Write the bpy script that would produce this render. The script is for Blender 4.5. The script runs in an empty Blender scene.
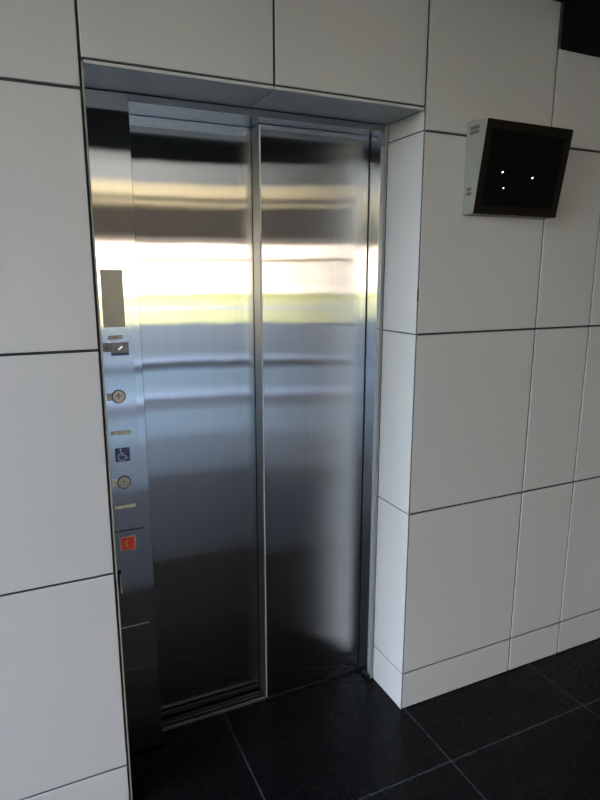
import bpy, bmesh, math
from mathutils import Vector, Matrix

scn = bpy.context.scene
COL = scn.collection
D = 0.2135            # plane of the lift frame behind the tiled wall face
W = 1.0673            # width of the recess
HT = 2.25             # height of the recess
Z1, Z2, Z3, Z4 = 2.1849, 1.5133, 0.838, 0.1618     # horizontal tile joints
XA, XB = 1.632, 1.930
TOP = 2.662
LEFT = -1.15           # open left end of the ceiling and canopy

# ------------------------------------------------------------------ materials
def mat(name, color, rough=0.5, metal=0.0, spec=0.5, emit=None, estr=1.0, coat=0.0):
    m = bpy.data.materials.new(name); m.use_nodes = True
    b = m.node_tree.nodes['Principled BSDF']
    b.inputs['Base Color'].default_value = (*color, 1)
    b.inputs['Roughness'].default_value = rough
    b.inputs['Metallic'].default_value = metal
    b.inputs['Specular IOR Level'].default_value = spec
    b.inputs['Coat Weight'].default_value = coat
    if emit:
        b.inputs['Emission Color'].default_value = (*emit, 1)
        b.inputs['Emission Strength'].default_value = estr
    return m

def nd(m, t, **kw):
    n = m.node_tree.nodes.new(t)
    for k, v in kw.items(): setattr(n, k, v)
    return n

def vary(m, scale=(3, 3, 3), amount=0.05, detail=4, bump=0.0, bdist=0.002):
    """gentle procedural colour variation (and bump) in object coordinates"""
    L = m.node_tree.links; b = m.node_tree.nodes['Principled BSDF']
    c = b.inputs['Base Color'].default_value[:]
    tc = nd(m, 'ShaderNodeTexCoord'); mp = nd(m, 'ShaderNodeMapping'); mp.inputs['Scale'].default_value = scale
    nz = nd(m, 'ShaderNodeTexNoise'); nz.inputs['Scale'].default_value = 1.0; nz.inputs['Detail'].default_value = detail
    L.new(tc.outputs['Object'], mp.inputs['Vector']); L.new(mp.outputs['Vector'], nz.inputs['Vector'])
    rp = nd(m, 'ShaderNodeMapRange'); rp.inputs['From Min'].default_value = .25; rp.inputs['From Max'].default_value = .75
    rp.inputs['To Min'].default_value = 1 - amount; rp.inputs['To Max'].default_value = 1 + amount
    L.new(nz.outputs['Fac'], rp.inputs['Value'])
    mx = nd(m, 'ShaderNodeVectorMath', operation='SCALE'); mx.inputs[0].default_value = c[:3]
    L.new(rp.outputs['Result'], mx.inputs['Scale']); L.new(mx.outputs['Vector'], b.inputs['Base Color'])
    if bump:
        bp = nd(m, 'ShaderNodeBump'); bp.inputs['Strength'].default_value = bump; bp.inputs['Distance'].default_value = bdist
        L.new(nz.outputs['Fac'], bp.inputs['Height']); L.new(bp.outputs['Normal'], b.inputs['Normal'])
    return m

def brushed(name, color, ax, az, streak=.05, wave=.0006, tany=0.0):
    """stainless steel brushed along z: the reflection blurs sideways (ax) and stays sharp up and down (az)"""
    m = bpy.data.materials.new(name); m.use_nodes = True
    N = m.node_tree.nodes; L = m.node_tree.links; N.clear()
    out = nd(m, 'ShaderNodeOutputMaterial'); g = nd(m, 'ShaderNodeBsdfAnisotropic', distribution='BECKMANN')
    g.inputs['Roughness'].default_value = (ax * az) ** .25
    g.inputs['Anisotropy'].default_value = -(1 - math.sqrt(az / ax))
    L.new(g.outputs[0], out.inputs['Surface'])
    tg = nd(m, 'ShaderNodeCombineXYZ'); tg.inputs['X'].default_value = 1; tg.inputs['Y'].default_value = tany
    L.new(tg.outputs['Vector'], g.inputs['Tangent'])
    tc = nd(m, 'ShaderNodeTexCoord'); mp = nd(m, 'ShaderNodeMapping'); mp.inputs['Scale'].default_value = (330, 330, 3)
    nz = nd(m, 'ShaderNodeTexNoise'); nz.inputs['Scale'].default_value = 1; nz.inputs['Detail'].default_value = 3
    L.new(tc.outputs['Object'], mp.inputs['Vector']); L.new(mp.outputs['Vector'], nz.inputs['Vector'])
    rp = nd(m, 'ShaderNodeMapRange'); rp.inputs['From Min'].default_value = .25; rp.inputs['From Max'].default_value = .75
    rp.inputs['To Min'].default_value = 1 - streak; rp.inputs['To Max'].default_value = 1 + streak
    L.new(nz.outputs['Fac'], rp.inputs['Value'])
    mx = nd(m, 'ShaderNodeVectorMath', operation='SCALE'); mx.inputs[0].default_value = color
    L.new(rp.outputs['Result'], mx.inputs['Scale']); L.new(mx.outputs['Vector'], g.inputs['Color'])
    mp2 = nd(m, 'ShaderNodeMapping'); mp2.inputs['Scale'].default_value = (7, 7, 3)
    n2 = nd(m, 'ShaderNodeTexNoise'); n2.inputs['Scale'].default_value = 1; n2.inputs['Detail'].default_value = 1
    L.new(tc.outputs['Object'], mp2.inputs['Vector']); L.new(mp2.outputs['Vector'], n2.inputs['Vector'])
    bp = nd(m, 'ShaderNodeBump'); bp.inputs['Strength'].default_value = 1; bp.inputs['Distance'].default_value = wave
    L.new(n2.outputs['Fac'], bp.inputs['Height']); L.new(bp.outputs['Normal'], g.inputs['Normal'])
    return m

M = {}
M['tile'] = vary(mat('glazed_white_tile', (.43, .427, .42), .36, spec=.35), (1.5, 1.5, 1.5), .025)
M['filler'] = mat('grey_blue_filler', (.30, .345, .36), .6)
M['joint'] = mat('dark_joint', (.035, .035, .04), .8, spec=.2)
M['sealant'] = mat('grey_sealant', (.13, .13, .14), .7, spec=.3)
M['tile_edge'] = mat('ivory_tile_edge', (.22, .205, .165), .6, spec=.3)
M['black_ceiling'] = mat('black_ceiling_paint', (.006, .006, .0065), .9, spec=.05)
M['bulkhead'] = mat('black_bulkhead_paint', (.004, .004, .004), .8, spec=.08)
M['steel'] = brushed('brushed_steel_doors', (.575, .573, .57), .15, .0014, .06, .0003, .7)
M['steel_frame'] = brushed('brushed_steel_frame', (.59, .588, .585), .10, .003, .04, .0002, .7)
M['steel_plate'] = brushed('satin_steel_faceplate', (.58, .578, .575), .14, .006, .04, .0002, .7)
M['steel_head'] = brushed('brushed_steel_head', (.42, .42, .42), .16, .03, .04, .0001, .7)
M['steel_jamb'] = brushed('brushed_steel_jamb', (.52, .52, .52), .14, .004, .04, .0001, .7)
M['door_edge'] = mat('dull_metal_door_edge', (.20, .205, .21), .32, 1.0)
M['edge'] = mat('polished_edge', (.75, .75, .76), .25, 1.0)
M['sill'] = vary(mat('worn_aluminium_sill', (.20, .20, .21), .42, 1.0), (6, 300, 300), .15)
M['black'] = mat('black_plastic', (.01, .01, .01), .4)
M['gap'] = mat('dark_gap', (.006, .006, .006), .9, spec=.1)
M['ivory'] = vary(mat('ivory_label_plastic', (.86, .83, .76), .5), (60, 60, 60), .06)
M['white_plastic'] = mat('white_button_plastic', (.92, .92, .92), .4)
M['worn_plastic'] = vary(mat('worn_button_plastic', (.66, .66, .64), .5), (140, 140, 140), .12)
M['ink'] = mat('dark_grey_ink', (.07, .07, .075), .6)
M['faint_ink'] = mat('faint_grey_ink', (.30, .29, .28), .6)
M['blue'] = mat('blue_sign_film', (.025, .085, .26), .45)
M['white_film'] = mat('white_sign_film', (.62, .66, .74), .5)
M['red'] = mat('red_sign_film', (.84, .06, .03), .45)
M['cream_film'] = mat('cream_sign_film', (.80, .60, .47), .5)
M['yellow_film'] = mat('yellow_sign_film', (.85, .60, .22), .5)
M['pink_film'] = mat('pale_pink_film', (.45, .33, .40), .5)
M['display'] = mat('display_glass', (.36, .35, .29), .22, spec=.6)
M['satin'] = mat('satin_grey_metal', (.50, .54, .60), .4, .2)
M['dark_steel'] = vary(mat('dark_lock_plate', (.16, .165, .18), .45, .7), (200, 200, 200), .25)
M['housing'] = mat('light_grey_metal_housing', (.19, .19, .168), .5)
M['vent'] = mat('vent_shadow_grey', (.075, .075, .07), .8)
M['bezel'] = mat('dark_brown_bezel', (.010, .0075, .005), .36, spec=.12)
M['screen'] = mat('black_screen_glass', (.003, .003, .003), .3, spec=.1)
M['led'] = mat('white_indicator', (.9, .9, .9), .5, emit=(1, 1, 1), estr=1.2)

# ------------------------------------------------------------------ mesh helpers
class MB:
    def __init__(s): s.bm = bmesh.new(); s.mats = []
    def mi(s, m):
        if m not in s.mats: s.mats.append(m)
        return s.mats.index(m)
    def box(s, a, b, m, bevel=0.0, seg=2):
        a, b = Vector(a), Vector(b); t = bmesh.new()
        r = bmesh.ops.create_cube(t, size=1)
        for v in t.verts:
            v.co = Vector(((a[i] + b[i]) / 2 + v.co[i] * (b[i] - a[i])) for i in range(3))
        if bevel: bmesh.ops.bevel(t, geom=t.edges[:], offset=bevel, segments=seg, affect='EDGES', profile=.6)
        return s._merge(t, m)
    def _merge(s, t, m, M4=None):
        i = s.mi(m)
        if M4 is not None: bmesh.ops.transform(t, matrix=M4, verts=t.verts)
        bmesh.ops.recalc_face_normals(t, faces=t.faces)
        vm = {v: s.bm.verts.new(v.co) for v in t.verts}
        for f in t.faces:
            g = s.bm.faces.new([vm[v] for v in f.verts]); g.material_index = i; g.smooth = f.smooth
        t.free(); return s
    def prism(s, pts, axis, lo, hi, m, bevel=0.0):
        """extrude a 2-D outline along x (pts are y,z) or y (pts are x,z)"""
        t = bmesh.new()
        def c(p, h): return (h, p[0], p[1]) if axis == 'x' else (p[0], h, p[1])
        A = [t.verts.new(c(p, lo)) for p in pts]; B = [t.verts.new(c(p, hi)) for p in pts]
        t.faces.new(A); t.faces.new(B[::-1]); n = len(pts)
        for k in range(n): t.faces.new((A[k], B[k], B[(k + 1) % n], A[(k + 1) % n]))
        if bevel: bmesh.ops.bevel(t, geom=t.edges[:], offset=bevel, segments=2, affect='EDGES')
        return s._merge(t, m)
    def disc(s, x, z, r, y0, y1, m, n=40, bevel=0.0):
        pts = [(x + r * math.cos(2 * math.pi * k / n), z + r * math.sin(2 * math.pi * k / n)) for k in range(n)]
        return s.prism(pts, 'y', y0, y1, m, bevel)
    def ring(s, x, z, r0, r1, y0, y1, m, n=40):
        t = bmesh.new()
        def q(r, y): return [t.verts.new((x + r * math.cos(2 * math.pi * k / n), y, z + r * math.sin(2 * math.pi * k / n))) for k in range(n)]
        A, B, C, E_ = q(r0, y0), q(r1, y0), q(r1, y1), q(r0, y1)
        for k in range(n):
            j = (k + 1) % n
            for P, Q in ((A, B), (B, C), (C, E_), (E_, A)): t.faces.new((P[k], P[j], Q[j], Q[k]))
        return s._merge(t, m)
    def ribbon(s, pts, w, y0, y1, m):
        """flat stroke in the xz plane; w is a width or a list of widths"""
        n = len(pts); ws = w if isinstance(w, (list, tuple)) else [w] * n
        L, R = [], []
        for k in range(n):
            a = Vector(pts[max(k - 1, 0)]); b = Vector(pts[min(k + 1, n - 1)]); d = (b - a).normalized()
            nrm = Vector((-d.y, d.x)) * ws[k] / 2; p = Vector(pts[k])
            L.append(p + nrm); R.append(p - nrm)
        return s.prism([tuple(p) for p in L + R[::-1]], 'y', y0, y1, m)
    def build(s, name, parent=None, smooth=False):
        me = bpy.data.meshes.new(name); s.bm.to_mesh(me); s.bm.free()
        for m in s.mats: me.materials.append(m)
        o = bpy.data.objects.new(name, me); COL.objects.link(o)
        if parent is not None:
            o.parent = parent
            o.matrix_parent_inverse = Matrix.Translation(-parent_world(parent))
        return o

def parent_world(o):
    return o.location.copy() if o.type == 'EMPTY' else Vector((0, 0, 0))

def thing(name, label, cat, loc, group=None):
    o = bpy.data.objects.new(name, None); COL.objects.link(o); o.location = loc
    o.empty_display_size = .1
    return tag(o, label, cat, group)
def tag(o, label, cat, group=None):
    o['label'] = label; o['category'] = cat
    if group: o['group'] = group
    return o
def struct(o, label=None, cat=None):
    o['kind'] = 'structure'
    if label: o['label'] = label
    if cat: o['category'] = cat
    return o

# ------------------------------------------------------------------ tiled wall with the lift recess
G = .0040          # half of a tile joint
T = .012           # tile thickness
def panel(b, x0, x1, z0, z1):
    b.box((x0 + G, 0, z0 + G), (x1 - G, T, z1 - G), M['tile'], .0012, 1)

w = MB()
rows = [(0.004 - G, Z4), (Z4, Z3), (Z3, Z2), (Z2, Z1), (Z1, TOP)]
for x0, x1 in ((-2.82, -2.256), (-2.256, -1.692), (-1.692, -1.128), (-1.128, -.564), (-.564, 0.0)):
    for z0, z1 in rows: panel(w, x0, x1, z0, z1)
for x0, x1 in ((W, XA), (XA, XB), (XB, 2.494)):
    for z0, z1 in rows: panel(w, x0, x1, z0, z1)
for x0, x1 in ((0.0, .5333), (.5333, W)): panel(w, x0, x1, HT + .006, TOP)
# dark ground behind the joints, and the wall mass
w.box((-2.82, .0055, 0), (-.0005, .20, TOP), M['joint'])
w.box((W + .0042, .0055, 0), (2.50, .20, TOP), M['joint'])
w.box((-.0005, .0055, HT + .0105), (W + .004, .20, TOP), M['joint'])
wall = struct(w.build('wall_front'), 'white large-format tiled wall with thin dark joints around the lift recess', 'wall')

# reveals of the recess
s = MB()
s.box((.0028, .0, .002), (.0068, D - .001, HT), M['tile_edge'], .0006, 1)
s.box((-.0005, .020, 0), (.0028, D + .05, HT), M['joint'])
struct(s.build('wall_recess_left'), 'ivory edge of the tile lining the left side of the lift recess', 'wall')

s = MB()
for z0, z1 in ((0.004 - G, Z4), (Z4, Z3), (Z3, Z2), (Z2, Z1), (Z1, HT - .002)):
    s.box((W - .003, .002, z0 + .0022), (W + .007, D - .001, z1 - .0022), M['tile'], .0008, 1)
s.box((W + .002, .006, 0), (W + .0085, D + .06, HT), M['joint'])
s.box((W - .0025, .0005, 0.001), (W + .0030, .006, 1.630), M['sealant'])       # grey filled corner joint
s.box((W - .0025, .0005, 1.672), (W + .0030, .006, HT + .004), M['sealant'])   # ... with a gap where filler is missing
s.box((W - .0025, .0008, 1.630), (W + .0032, .006, 1.672), M['gap'])
struct(s.build('wall_recess_right'), 'white tiled right-hand side of the lift recess', 'wall')

s = MB()
for x0, x1 in ((.0075, .5333), (.5333, W - .003)):
    s.box((x0 + .0015, .001, HT - .004), (x1 - .0015, D - .001, HT + .0045), M['tile'], .001, 1)
s.box((.003, .004, HT - .001), (W, D + .2, HT + .012), M['joint'])
struct(s.build('trim_1'), 'white panelled soffit over the lift recess', 'soffit')

# slim pale sealant strip between steel jamb and tiled reveal
s = MB()
s.box((1.0525, D + .004, .002), (1.0645, D + .05, HT - .004), M['filler'])
struct(s.build('trim_2'), 'pale filler strip between the steel jamb and the tiled reveal', 'trim')

# shaft lining behind the doors
s = MB()
s.box((-.1, .42, -.1), (1.25, .46, 2.45), M['gap'])
s.box((-.1, .30, -.1), (.0, .42, 2.45), M['gap']); s.box((1.09, .30, -.1), (1.25, .42, 2.45), M['gap'])
s.box((-.1, .2, 2.262), (1.25, .46, 2.45), M['gap'])
struct(s.build('wall_shaft'), 'dark shaft lining behind the lift doors', 'wall')

# ------------------------------------------------------------------ floor: black tiles with thin grey joints
fm = mat('black_floor_tile', (.003, .003, .003), .5, spec=.15)
def floor_nodes(m):
    L = m.node_tree.links; b = m.node_tree.nodes['Principled BSDF']
    tc = nd(m, 'ShaderNodeTexCoord'); sp = nd(m, 'ShaderNodeSeparateXYZ'); L.new(tc.outputs['Object'], sp.inputs['Vector'])
    outs = []
    for ax, off in (('X', .4095), ('Y', -.2935)):
        a = nd(m, 'ShaderNodeMath', operation='SUBTRACT'); a.inputs[1].default_value = off; L.new(sp.outputs[ax], a.inputs[0])
        d = nd(m, 'ShaderNodeMath', operation='DIVIDE'); d.inputs[1].default_value = .6715; L.new(a.outputs[0], d.inputs[0])
        r = nd(m, 'ShaderNodeMath', operation='ROUND'); L.new(d.outputs[0], r.inputs[0])
        q = nd(m, 'ShaderNodeMath', operation='SUBTRACT'); L.new(d.outputs[0], q.inputs[0]); L.new(r.outputs[0], q.inputs[1])
        e = nd(m, 'ShaderNodeMath', operation='ABSOLUTE'); L.new(q.outputs[0], e.inputs[0]); outs.append(e)
    mn = nd(m, 'ShaderNodeMath', operation='MINIMUM'); L.new(outs[0].outputs[0], mn.inputs[0]); L.new(outs[1].outputs[0], mn.inputs[1])
    lt = nd(m, 'ShaderNodeMath', operation='LESS_THAN'); lt.inputs[1].default_value = .0026 / .6715; L.new(mn.outputs[0], lt.inputs[0])
    nz = nd(m, 'ShaderNodeTexNoise'); nz.inputs['Scale'].default_value = 45; nz.inputs['Detail'].default_value = 5
    L.new(tc.outputs['Object'], nz.inputs['Vector'])
    rr = nd(m, 'ShaderNodeMapRange'); rr.inputs['To Min'].default_value = .22; rr.inputs['To Max'].default_value = .32
    L.new(nz.outputs['Fac'], rr.inputs['Value']); L.new(rr.outputs['Result'], b.inputs['Roughness'])
    mx = nd(m, 'ShaderNodeMix', data_type='RGBA'); mx.inputs[6].default_value = (.003, .003, .003, 1); mx.inputs[7].default_value = (.045, .045, .045, 1)
    L.new(lt.outputs[0], mx.inputs[0]); L.new(mx.outputs[2], b.inputs['Base Color'])
floor_nodes(fm)
FLOOR_Y = -1.0
s = MB(); s.box((-2.82, FLOOR_Y, -.1), (9, .300, 0), fm)
struct(s.build('floor'), 'black floor tiles with thin grey joints', 'floor')

# black ceiling and the lowered black bulkhead at the right
s = MB(); s.box((LEFT, -2.9, TOP), (9, .2, TOP + .08), M['black_ceiling'])
struct(s.build('ceiling'), 'black painted ceiling of the lift lobby', 'ceiling')
s = MB(); s.box((1.642, -2.9, 2.510), (2.52, .0105, TOP - .001), M['bulkhead'], .002, 1)
s.box((1.636, .0, 2.510), (1.6418, .0105, TOP - .001), M['sealant'])
struct(s.build('ceiling_bulkhead'), 'lowered black ceiling bulkhead at the top right against the tiled wall', 'ceiling')

# ------------------------------------------------------------------ lift entrance
lift = thing('elevator', 'brushed stainless steel lift entrance with two closed sliding doors in the tiled recess', 'elevator', (.54, D, 0))
c = MB()                                  # wide left column of the frame
c.box((.0075, D, .012), (.1525, .372, HT - .006), M['steel_frame'], .0012, 2)
c.build('frame_column', lift)
c = MB(); c.box((1.0335, D, .010), (1.0515, .305, HT - .026), M['steel_jamb'], .0010, 2)
c.box((1.0302, .2855, .012), (1.0336, .2869, 2.2190), M['gap'])
c.build('frame_jamb', lift)
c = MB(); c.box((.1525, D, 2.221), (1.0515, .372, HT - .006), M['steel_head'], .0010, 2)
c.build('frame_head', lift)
c = MB(); c.box((.1535, .3555, .012), (.640, .385, 2.2195), M['steel'], .0004, 1)
ld = c.build('door_panel', lift); ld['label'] = 'left lift door panel, set farther back'
c = MB(); c.box((.5945, .2870, .010), (1.0480, .3490, 2.2195), M['steel'], .0012, 2)
rd = c.build('door_panel', lift); rd['label'] = 'right lift door panel, in front of the other'
c = MB(); c.box((.5920, .2862, .012), (.5985, .3490, 2.2150), M['door_edge'], .0010, 2)
e = c.build('door_edge', rd)
c2 = MB(); c2.box((.5945, .2855, .0125), (.5992, .2880, 2.2145), M['satin'], .0006, 1)  # pale strip stands in for the highlight on the bevel
e2 = c2.build('edge_trim', rd); e2['label'] = 'bright trim line along the door edge'; e['label'] = 'dull grey leading edge'
# sill: front lip, two door tracks
c = MB()
c.box((.153, .288, -.05), (1.06, .3000, .0015), M['sill'])
c.box((.153, .3000, -.05), (1.06, .3035, .0030), M['edge'], .0006, 1)
c.box((.153, .3035, -.05), (1.06, .3200, -.012), M['gap'])
c.box((.153, .3200, -.05), (1.06, .3280, .0015), M['sill'], .0006, 1)
c.box((.153, .3280, -.05), (1.06, .3380, -.008), M['gap'])
c.box((.153, .3380, -.05), (1.06, .3475, .0015), M['sill'], .0006, 1)
c.box((.153, .3475, -.05), (1.06, .40, -.012), M['gap'])
c.build('sill', lift)

# ------------------------------------------------------------------ call station on the left column
FY = D - .0022                            # front of the faceplate
st = thing('elevator_call_panel', 'tall steel hall call panel with two round buttons left of the lift doors', 'call panel', (.075, D, .522))
c = MB(); c.box((.0185, FY, .880), (.1265, D, 1.766), M['steel_plate'], .0003, 1)
fp = c.build('faceplate', st)
S = .0006
# display window
c = MB()
for a, b_ in (((.0285, 1.5585), (.0395, 1.7665)), ((.1055, 1.5585), (.1180, 1.7665)), ((.0395, 1.7345), (.1055, 1.7665)), ((.0285, 1.545), (.1180, 1.5585))):
    c.box((a[0], FY - .0012, a[1]), (b_[0], FY, b_[1]), M['steel_frame'])
bz = c.build('display_frame', st)
c = MB(); c.box((.0395, FY - .0006, 1.5585), (.1055, FY, 1.7345), M['display'])
c.build('display_screen', st)
# label plates
def plate(x0, z0, x1, z1, marks, label, mm='ivory'):
    c = MB(); c.box((x0, FY - .0010, z0), (x1, FY, z1), M[mm], .0005, 1)
    o = c.build('label_plate', st); o['label'] = label
    c = MB()
    for mx0, mz0, mx1, mz1 in marks: c.box((mx0, FY - .0012, mz0), (mx1, FY - .0010, mz1), M['faint_ink'])
    t = c.build('lettering', o)
    return o
plate(.0505, 1.5195, .0945, 1.5330, [(.064, 1.5262, .068, 1.5278), (.070, 1.5262, .082, 1.5278), (.066, 1.5232, .080, 1.5242)], 'ivory label plate under the display')
plate(.0400, 1.2100, .1040, 1.2240, [(.064, 1.2155, .069, 1.2185), (.075, 1.2160, .078, 1.2180)], 'ivory label plate above the wheelchair sign')
plate(.0380, .9575, .1050, .9690, [(.062, .9615, .066, .9645), (.078, .9615, .081, .9645)], 'ivory label plate below the lower button')
plate(.0350, 1.3260, .0530, 1.3500, [(.037, 1.3380, .049, 1.3392)], 'ivory tag beside the upper button')
plate(.0350, 1.0360, .0530, 1.0620, [(.041, 1.0475, .047, 1.0505)], 'ivory tag beside the lower button')
# key switch
c = MB(); c.box((.0580, FY - .0025, 1.4760), (.1120, FY, 1.5100), M['dark_steel'], .0010, 2)
ks = c.build('key_switch', st)
c = MB(); c.box((.0580, FY - .0060, 1.4700), (.1120, FY, 1.4770), M['blue'], .0008, 1)
o = c.build('switch_lip', ks); o['label'] = 'dark blue lower lip'
c = MB(); c.disc(.0850, 1.4945, .0085, FY - .0050, FY - .0020, M['dark_steel'], 28, .0006)
c.ribbon([(.0785, 1.4880), (.0915, 1.4985)], .0040, FY - .0065, FY - .0045, M['edge'])
c.build('key_barrel', ks)
c = MB()
for a, b_ in (((.0325, 1.4815), (.0345, 1.5105)), ((.0555, 1.4815), (.0575, 1.5105)), ((.0325, 1.4815), (.0575, 1.4835)), ((.0325, 1.5085), (.0575, 1.5105))):
    c.box((a[0], FY - S, a[1]), (b_[0], FY, b_[1]), M['white_film'])
c.box((.0345, FY - S * .6, 1.4835), (.0555, FY, 1.5085), M['pink_film'])
c.box((.0405, FY - S, 1.4895), (.0500, FY, 1.5010), M['faint_ink'])
o = c.build('sticker', st); o['label'] = 'small pale pink sticker beside the key switch'
# call buttons
def button(x, z, mm, ink, wear, label):
    c = MB(); c.disc(x, z, .0222, FY - .0020, FY, M['black'], 48, .0005)
    b0 = c.build('call_button', st); b0['label'] = label
    c = MB(); c.disc(x, z, .0186, FY - .0050, FY - .0012, M[mm], 48, .0012)
    c.build('button_cap', b0)
    if wear:
        c = MB(); c.ring(x, z, .0118, .0132, FY - .0053, FY - .0049, M[ink]); c.build('inner_ring', b0)
    c = MB(); k = .8 if wear else 1
    c.ribbon([(x, z - .0095 * k), (x, z + .0080 * k)], .0028, FY - .0054, FY - .0049, M[ink])
    c.ribbon([(x - .0082 * k, z + .0005), (x, z + .0090 * k), (x + .0082 * k, z + .0005)], .0028, FY - .0056, FY - .0050, M[ink])
    c.build('arrow', b0)
button(.0716, 1.3375, 'white_plastic', 'ink', False, 'upper round white call button with an up arrow')
button(.0720, 1.0485, 'worn_plastic', 'faint_ink', True, 'lower round grey call button with a faint up arrow')
# wheelchair sign
cx, cz, h = .0725, 1.1435, .0232
c = MB(); c.box((cx - h, FY - S, cz - h), (cx + h, FY, cz + h), M['blue'])
ws = c.build('wheelchair_sign', st); ws['label'] = 'blue square wheelchair sign'
c = MB(); y0, y1 = FY - S - .0004, FY - S
u = h / 10
c.disc(cx - 2.4 * u, cz + 7.2 * u, 1.7 * u, y0, y1, M['white_film'], 24)
c.ribbon([(cx - 2.2 * u, cz + 5.2 * u), (cx - 1.6 * u, cz - 1.0 * u), (cx + 3.2 * u, cz - 1.0 * u), (cx + 5.4 * u, cz - 6.0 * u), (cx + 7.6 * u, cz - 5.2 * u)], 1.6 * u, y0, y1, M['white_film'])
c.ribbon([(cx - 1.9 * u, cz + 2.2 * u), (cx + 2.6 * u, cz + 2.2 * u)], 1.3 * u, y0, y1, M['white_film'])
arc = [(cx - 1.0 * u + 5.2 * u * math.cos(math.radians(a)), cz - 3.2 * u + 5.2 * u * math.sin(math.radians(a))) for a in range(118, 345, 12)]
c.ribbon(arc, 1.4 * u, y0 - .0001, y1, M['white_film'])
c.build('wheelchair_symbol', ws)
# phone compartment door
c = MB(); c.box((.0185, FY, .522), (.1265, D, .8770), M['steel_plate'], .0003, 1); c.box((.0185, FY + .0002, .8770), (.1265, D, .8795), M['gap'])
pd = c.build('phone_door', st); pd['label'] = 'lower hinged compartment door with a red phone sign'
c = MB(); c.box((.0285, FY - .0008, .5205), (.1270, FY + .0012, .5240), M['satin'], .0004, 1)  # highlight along the bottom edge, painted as a pale strip
o = c.build('door_edge', pd); o['label'] = 'bright bottom edge'
c = MB(); cx, cz, h = .0720, .8315, .0250
def rrect(cx, cz, h, r, n=6):
    P = []
    for qx, qz, a0 in ((1, 1, 0), (-1, 1, 90), (-1, -1, 180), (1, -1, 270)):
        for k in range(n + 1):
            a = math.radians(a0 + 90 * k / n); P.append((cx + qx * (h - r) + r * math.cos(a), cz + qz * (h - r) + r * math.sin(a)))
    return P
c.prism(rrect(cx, cz, h, .004), 'y', FY - S, FY, M['cream_film'])
sg = c.build('phone_sign', pd); sg['label'] = 'red square phone sign with a cream border'
c = MB(); c.prism(rrect(cx, cz, h - .0035, .002), 'y', FY - S - .0003, FY - S, M['red']); c.build('sign_field', sg)
c = MB()
arc = [(cx + .006 + .0125 * math.cos(math.radians(a)), cz - .001 + .0125 * math.sin(math.radians(a))) for a in range(115, 250, 9)]
n = len(arc); ws_ = [.0062 if (k < 3 or k > n - 4) else .0034 for k in range(n)]
c.ribbon(arc, ws_, FY - S - .0006, FY - S - .0003, M['yellow_film']); c.build('handset_symbol', sg)
c = MB(); c.box((.0290, FY - .0010, .6550), (.0430, FY, .7400), M['gap'], .0004, 1)  # flat dark plate painted for the shadow around the handle
o = c.build('handle_recess', pd)
c = MB(); c.box((.0365, FY - .0090, .6585), (.0425, FY - .0010, .7270), M['satin'], .0012, 2)
c.build('handle', pd)

# ------------------------------------------------------------------ wall-mounted monitor
X0, X1 = 1.2400, 1.6265
mon = thing('wall_monitor', 'dark flat screen in a wedge-shaped grey housing tilted down from the tiled wall', 'monitor', (1.433, 0, 2.07))
ft, fb = Vector((-.0985, 2.2195)), Vector((-.0515, 1.9262))      # y,z of the rear of the bezel, top and bottom
c = MB(); c.prism([(-.0005, 2.2280), (-.0005, 1.9235), tuple(fb), tuple(ft)], 'x', X0, X1, M['housing'], .0025)
hs = c.build('housing', mon)
dirv = (ft - fb).normalized(); out = Vector((-dirv.y, dirv.x)); 
if out.x > 0: out = -out
def face(x0, x1, t0, t1, d0, d1, b, m, bev=.0006):
    """box on the tilted face: t runs up from the bottom edge, d outwards"""
    P = [fb + dirv * t0 + out * d0, fb + dirv * t1 + out * d0, fb + dirv * t1 + out * d1, fb + dirv * t0 + out * d1]
    b.prism([tuple(p) for p in P], 'x', x0, x1, m, bev)
Hf = (ft - fb).length; bw = .0275
c = MB()
face(X0, X1, 0, bw, 0, .0062, c, M['bezel']); face(X0, X1, Hf - bw, Hf, 0, .0062, c, M['bezel'])
face(X0, X0 + bw, bw, Hf - bw, 0, .0062, c, M['bezel']); face(X1 - bw, X1, bw, Hf - bw, 0, .0062, c, M['bezel'])
c.build('bezel', mon)
c = MB(); face(X0 - .0012, X0 + .0012, 0, Hf, -.001, .0050, c, M['housing'], .0003)
o = c.build('side_trim', mon); o['label'] = 'thin pale edge strip'
c = MB(); face(X0 + bw - .001, X1 - bw + .001, bw - .001, Hf - bw + .001, 0, .0026, c, M['screen'], .0003)
sc_ = c.build('screen', mon)
for x, z, r in ((1.341, 2.063, .0025), (1.480, 2.053, .0025), (1.356, 2.013, .0019)):
    t = (z - fb.y) / dirv.y
    c = MB(); face(x - r, x + r, t - r, t + r, .0026, .0032, c, M['led'], .0009)
    c.build('indicator_light', sc_)  # tiny white emissive dot on the screen
for y0, y1, z0, z1, n in ((-.064, -.020, 2.180, 2.209, 2), (-.041, -.017, 1.984, 2.014, 2)):
    hh = (z1 - z0) / n
    for k in range(n):
        c = MB(); c.box((X0 - .0008, y0, z0 + hh * k + hh * .12), (X0 + .002, y1, z0 + hh * (k + 1) - hh * .12), M['vent'])
        c.build('vent_slot', hs)
c = MB()
c.disc(1.262, 2.2305, .004, -.012, -.004, M['housing'], 16); c.build('fixing_screw', mon)

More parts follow.
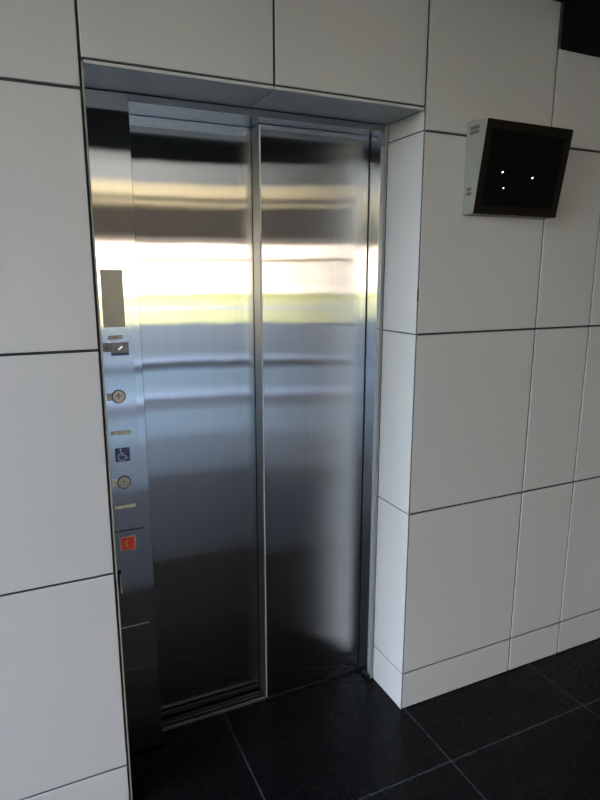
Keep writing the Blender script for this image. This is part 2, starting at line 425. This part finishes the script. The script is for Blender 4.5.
# ------------------------------------------------------------------ the place in front of the lift (seen as reflections)
M['paving'] = vary(mat('grey_paving', (.058, .082, .092), .7), (1.2, 1.2, 1.2), .12)
M['threshold'] = vary(mat('dark_threshold_stone', (.032, .045, .052), .6), (1.2, 1.2, 1.2), .12)  # fading light towards the lobby, painted as a darker ground strip
M['mat'] = vary(mat('dark_entrance_stone', (.0105, .0125, .0155), .6, spec=.3), (1.2, 1.2, 1.2), .12)  # darkest strip of the same painted fade, nearest the lobby
M['road'] = vary(mat('dark_road_surface', (.036, .047, .054), .7), (.6, .6, .6), .12)
M['kerb'] = vary(mat('pale_kerb', (.15, .18, .21), .7), (2, 2, 2), .1)
M['kerb_dark'] = mat('dark_step_face', (.02, .024, .03), .8)  # dark colour stands in for the shade on a step face
M['lawn'] = vary(mat('dry_lawn', (.21, .205, .088), .9), (.7, .7, .7), .25)
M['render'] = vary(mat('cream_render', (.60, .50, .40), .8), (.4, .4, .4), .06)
M['dark_brick'] = vary(mat('dark_brown_brick', (.010, .008, .006), .9, spec=.05), (.8, .8, .8), .2)
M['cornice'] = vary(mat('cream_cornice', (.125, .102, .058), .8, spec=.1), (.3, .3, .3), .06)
M['grey_cladding'] = vary(mat('grey_cladding', (.050, .050, .047), .8, spec=.1), (.3, .3, .3), .05)
M['dark_cladding'] = vary(mat('dark_grey_cladding', (.034, .033, .031), .8, spec=.1), (.3, .3, .3), .05)
M['brown_wall'] = vary(mat('brown_render', (.05, .036, .028), .8), (2, 2, 2), .1)
M['facade'] = vary(mat('grey_facade', (.35, .35, .36), .8), (.4, .4, .4), .08)
M['glass'] = mat('dark_window_glass', (.03, .035, .04), .1, spec=.7)

s = MB(); s.box((2.25, -3.6, 0), (2.56, .0, TOP), M['brown_wall'])
struct(s.build('wall_right'), 'brown rendered side wall of the lobby', 'wall')
s = MB()
s.box((-40, -5.80, -.2), (40, -3.9, -.005), M['paving'])
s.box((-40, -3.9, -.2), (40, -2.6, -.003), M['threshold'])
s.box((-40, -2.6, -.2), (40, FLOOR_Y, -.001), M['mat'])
s.box((-40, FLOOR_Y, -.2), (-2.82, 8, -.005), M['paving'])
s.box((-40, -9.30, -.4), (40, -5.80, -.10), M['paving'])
s.box((-40, -6.02, -.3), (40, -5.25, -.003), M['kerb_dark']); s.box((-40, -6.9, -.11), (40, -6.3, -.09), M['kerb']); s.box((-40, -10.6, -.11), (40, -9.8, -.05), M['kerb'])  # flat dark strip painted as the shade of the step
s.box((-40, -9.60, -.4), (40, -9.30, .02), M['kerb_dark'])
s.box((-40, -20.0, -.4), (40, -9.60, -.06), M['road'])
struct(s.build('ground'), 'grey paved forecourt with low steps in front of the building', 'ground')
s = MB(); s.box((-60, -42, -.4), (60, -20, -.04), M['lawn'])
s.box((-60, -31.5, -.1), (60, -29.5, -.03), M['kerb']); s.box((-60, -41.6, -.1), (60, -40.6, .45), M['lawn'])
struct(s.build('lawn'), 'sunlit dry lawn beyond the forecourt', 'lawn')
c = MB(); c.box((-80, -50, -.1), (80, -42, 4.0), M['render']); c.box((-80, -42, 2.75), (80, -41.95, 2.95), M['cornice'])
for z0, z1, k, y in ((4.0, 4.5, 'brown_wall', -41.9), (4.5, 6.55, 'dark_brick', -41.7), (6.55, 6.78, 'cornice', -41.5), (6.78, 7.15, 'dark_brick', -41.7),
                     (7.15, 8.0, 'cornice', -41.6), (8.0, 9.3, 'grey_cladding', -41.7), (9.3, 10.2, 'dark_cladding', -41.7), (10.2, 40, 'dark_brick', -41.7)):  # topmost tier added, unseen, tall enough to block the frontal sky
    c.box((-80, -50, z0), (80, y, z1), M[k])
for k in range(12):
    x = -38.5 + k * 7
    c.box((x - .9, -42.03, 1.0), (x + .9, -41.97, 2.6), M['glass'])
struct(c.build('building'), 'pale rendered building with a dark brown upper storey across the lawn', 'building')
s = MB(); s.box((17, -30, -.1), (24, -3, 12), M['dark_brick'], .05, 1)  # added unseen block, keeps sky light from the right off the tiles
struct(s.build('building_side'), 'dark brown neighbouring building to the right of the forecourt', 'building')
# storeys above the lobby: they keep the sun off the forecourt
s = MB(); s.box((-2.9, .02, TOP + .085), (14, 9, 21), M['facade']); s.box((2.56, .02, 0), (14, 9, TOP + .085), M['facade'])
s.box((-14, .60, 0), (-2.9, 9, 21), M['facade'])
struct(s.build('wall_facade'), 'grey upper storeys of the lift building', 'wall')

# ------------------------------------------------------------------ light: sky and sun
wd = bpy.data.worlds.new('sky'); scn.world = wd; wd.use_nodes = True
nt = wd.node_tree; bg = nt.nodes['Background']
sky = nt.nodes.new('ShaderNodeTexSky'); sky.sky_type = 'NISHITA'; sky.sun_disc = False
SUN_EL, SUN_AZ = math.radians(44), math.radians(0)
sky.sun_elevation = SUN_EL; sky.sun_rotation = math.radians(20); sky.air_density = 1.2; sky.dust_density = 2.0
hs_ = nt.nodes.new('ShaderNodeHueSaturation'); hs_.inputs['Saturation'].default_value = .62      # hazy, pale sky
nt.links.new(sky.outputs['Color'], hs_.inputs['Color']); nt.links.new(hs_.outputs['Color'], bg.inputs['Color']); bg.inputs['Strength'].default_value = 1.02
sl = bpy.data.lights.new('sun', 'SUN'); sl.energy = .85; sl.angle = math.radians(.6); sl.color = (1, .93, .82)
so = bpy.data.objects.new('sun', sl); COL.objects.link(so)
so.rotation_euler = (-(math.pi / 2 - SUN_EL), 0, math.radians(-12)); so.location = (0, 8, 30)

# ------------------------------------------------------------------ camera
cam = bpy.data.cameras.new('camera'); co = bpy.data.objects.new('camera', cam); COL.objects.link(co)
yaw, pit, rol, f = .4358, -.2057, .0002, 596.45
fw = Vector((math.sin(yaw) * math.cos(pit), math.cos(yaw) * math.cos(pit), math.sin(pit)))
r0 = Vector((math.cos(yaw), -math.sin(yaw), 0)); u0 = r0.cross(fw)
r = r0 * math.cos(rol) + u0 * math.sin(rol); u = -r0 * math.sin(rol) + u0 * math.cos(rol)
m3 = Matrix((r, u, -fw)).transposed()
co.matrix_world = Matrix.Translation((-.1925, -1.7334, 1.7172)) @ m3.to_4x4()
cam.sensor_fit = 'HORIZONTAL'; cam.sensor_width = 36; cam.lens = f * 36 / 600; cam.clip_start = .02; cam.clip_end = 300
scn.camera = co

vs = scn.view_settings
scn.display_settings.display_device = 'sRGB'
vs.view_transform = 'Standard'; vs.look = 'None'; vs.gamma = 1; vs.exposure = 1.98; vs.use_curve_mapping = False
cy = scn.cycles
cy.use_denoising = True; cy.max_bounces = 10; cy.diffuse_bounces = 6; cy.glossy_bounces = 6
cy.caustics_reflective = False; cy.caustics_refractive = False; cy.sample_clamp_indirect = 8
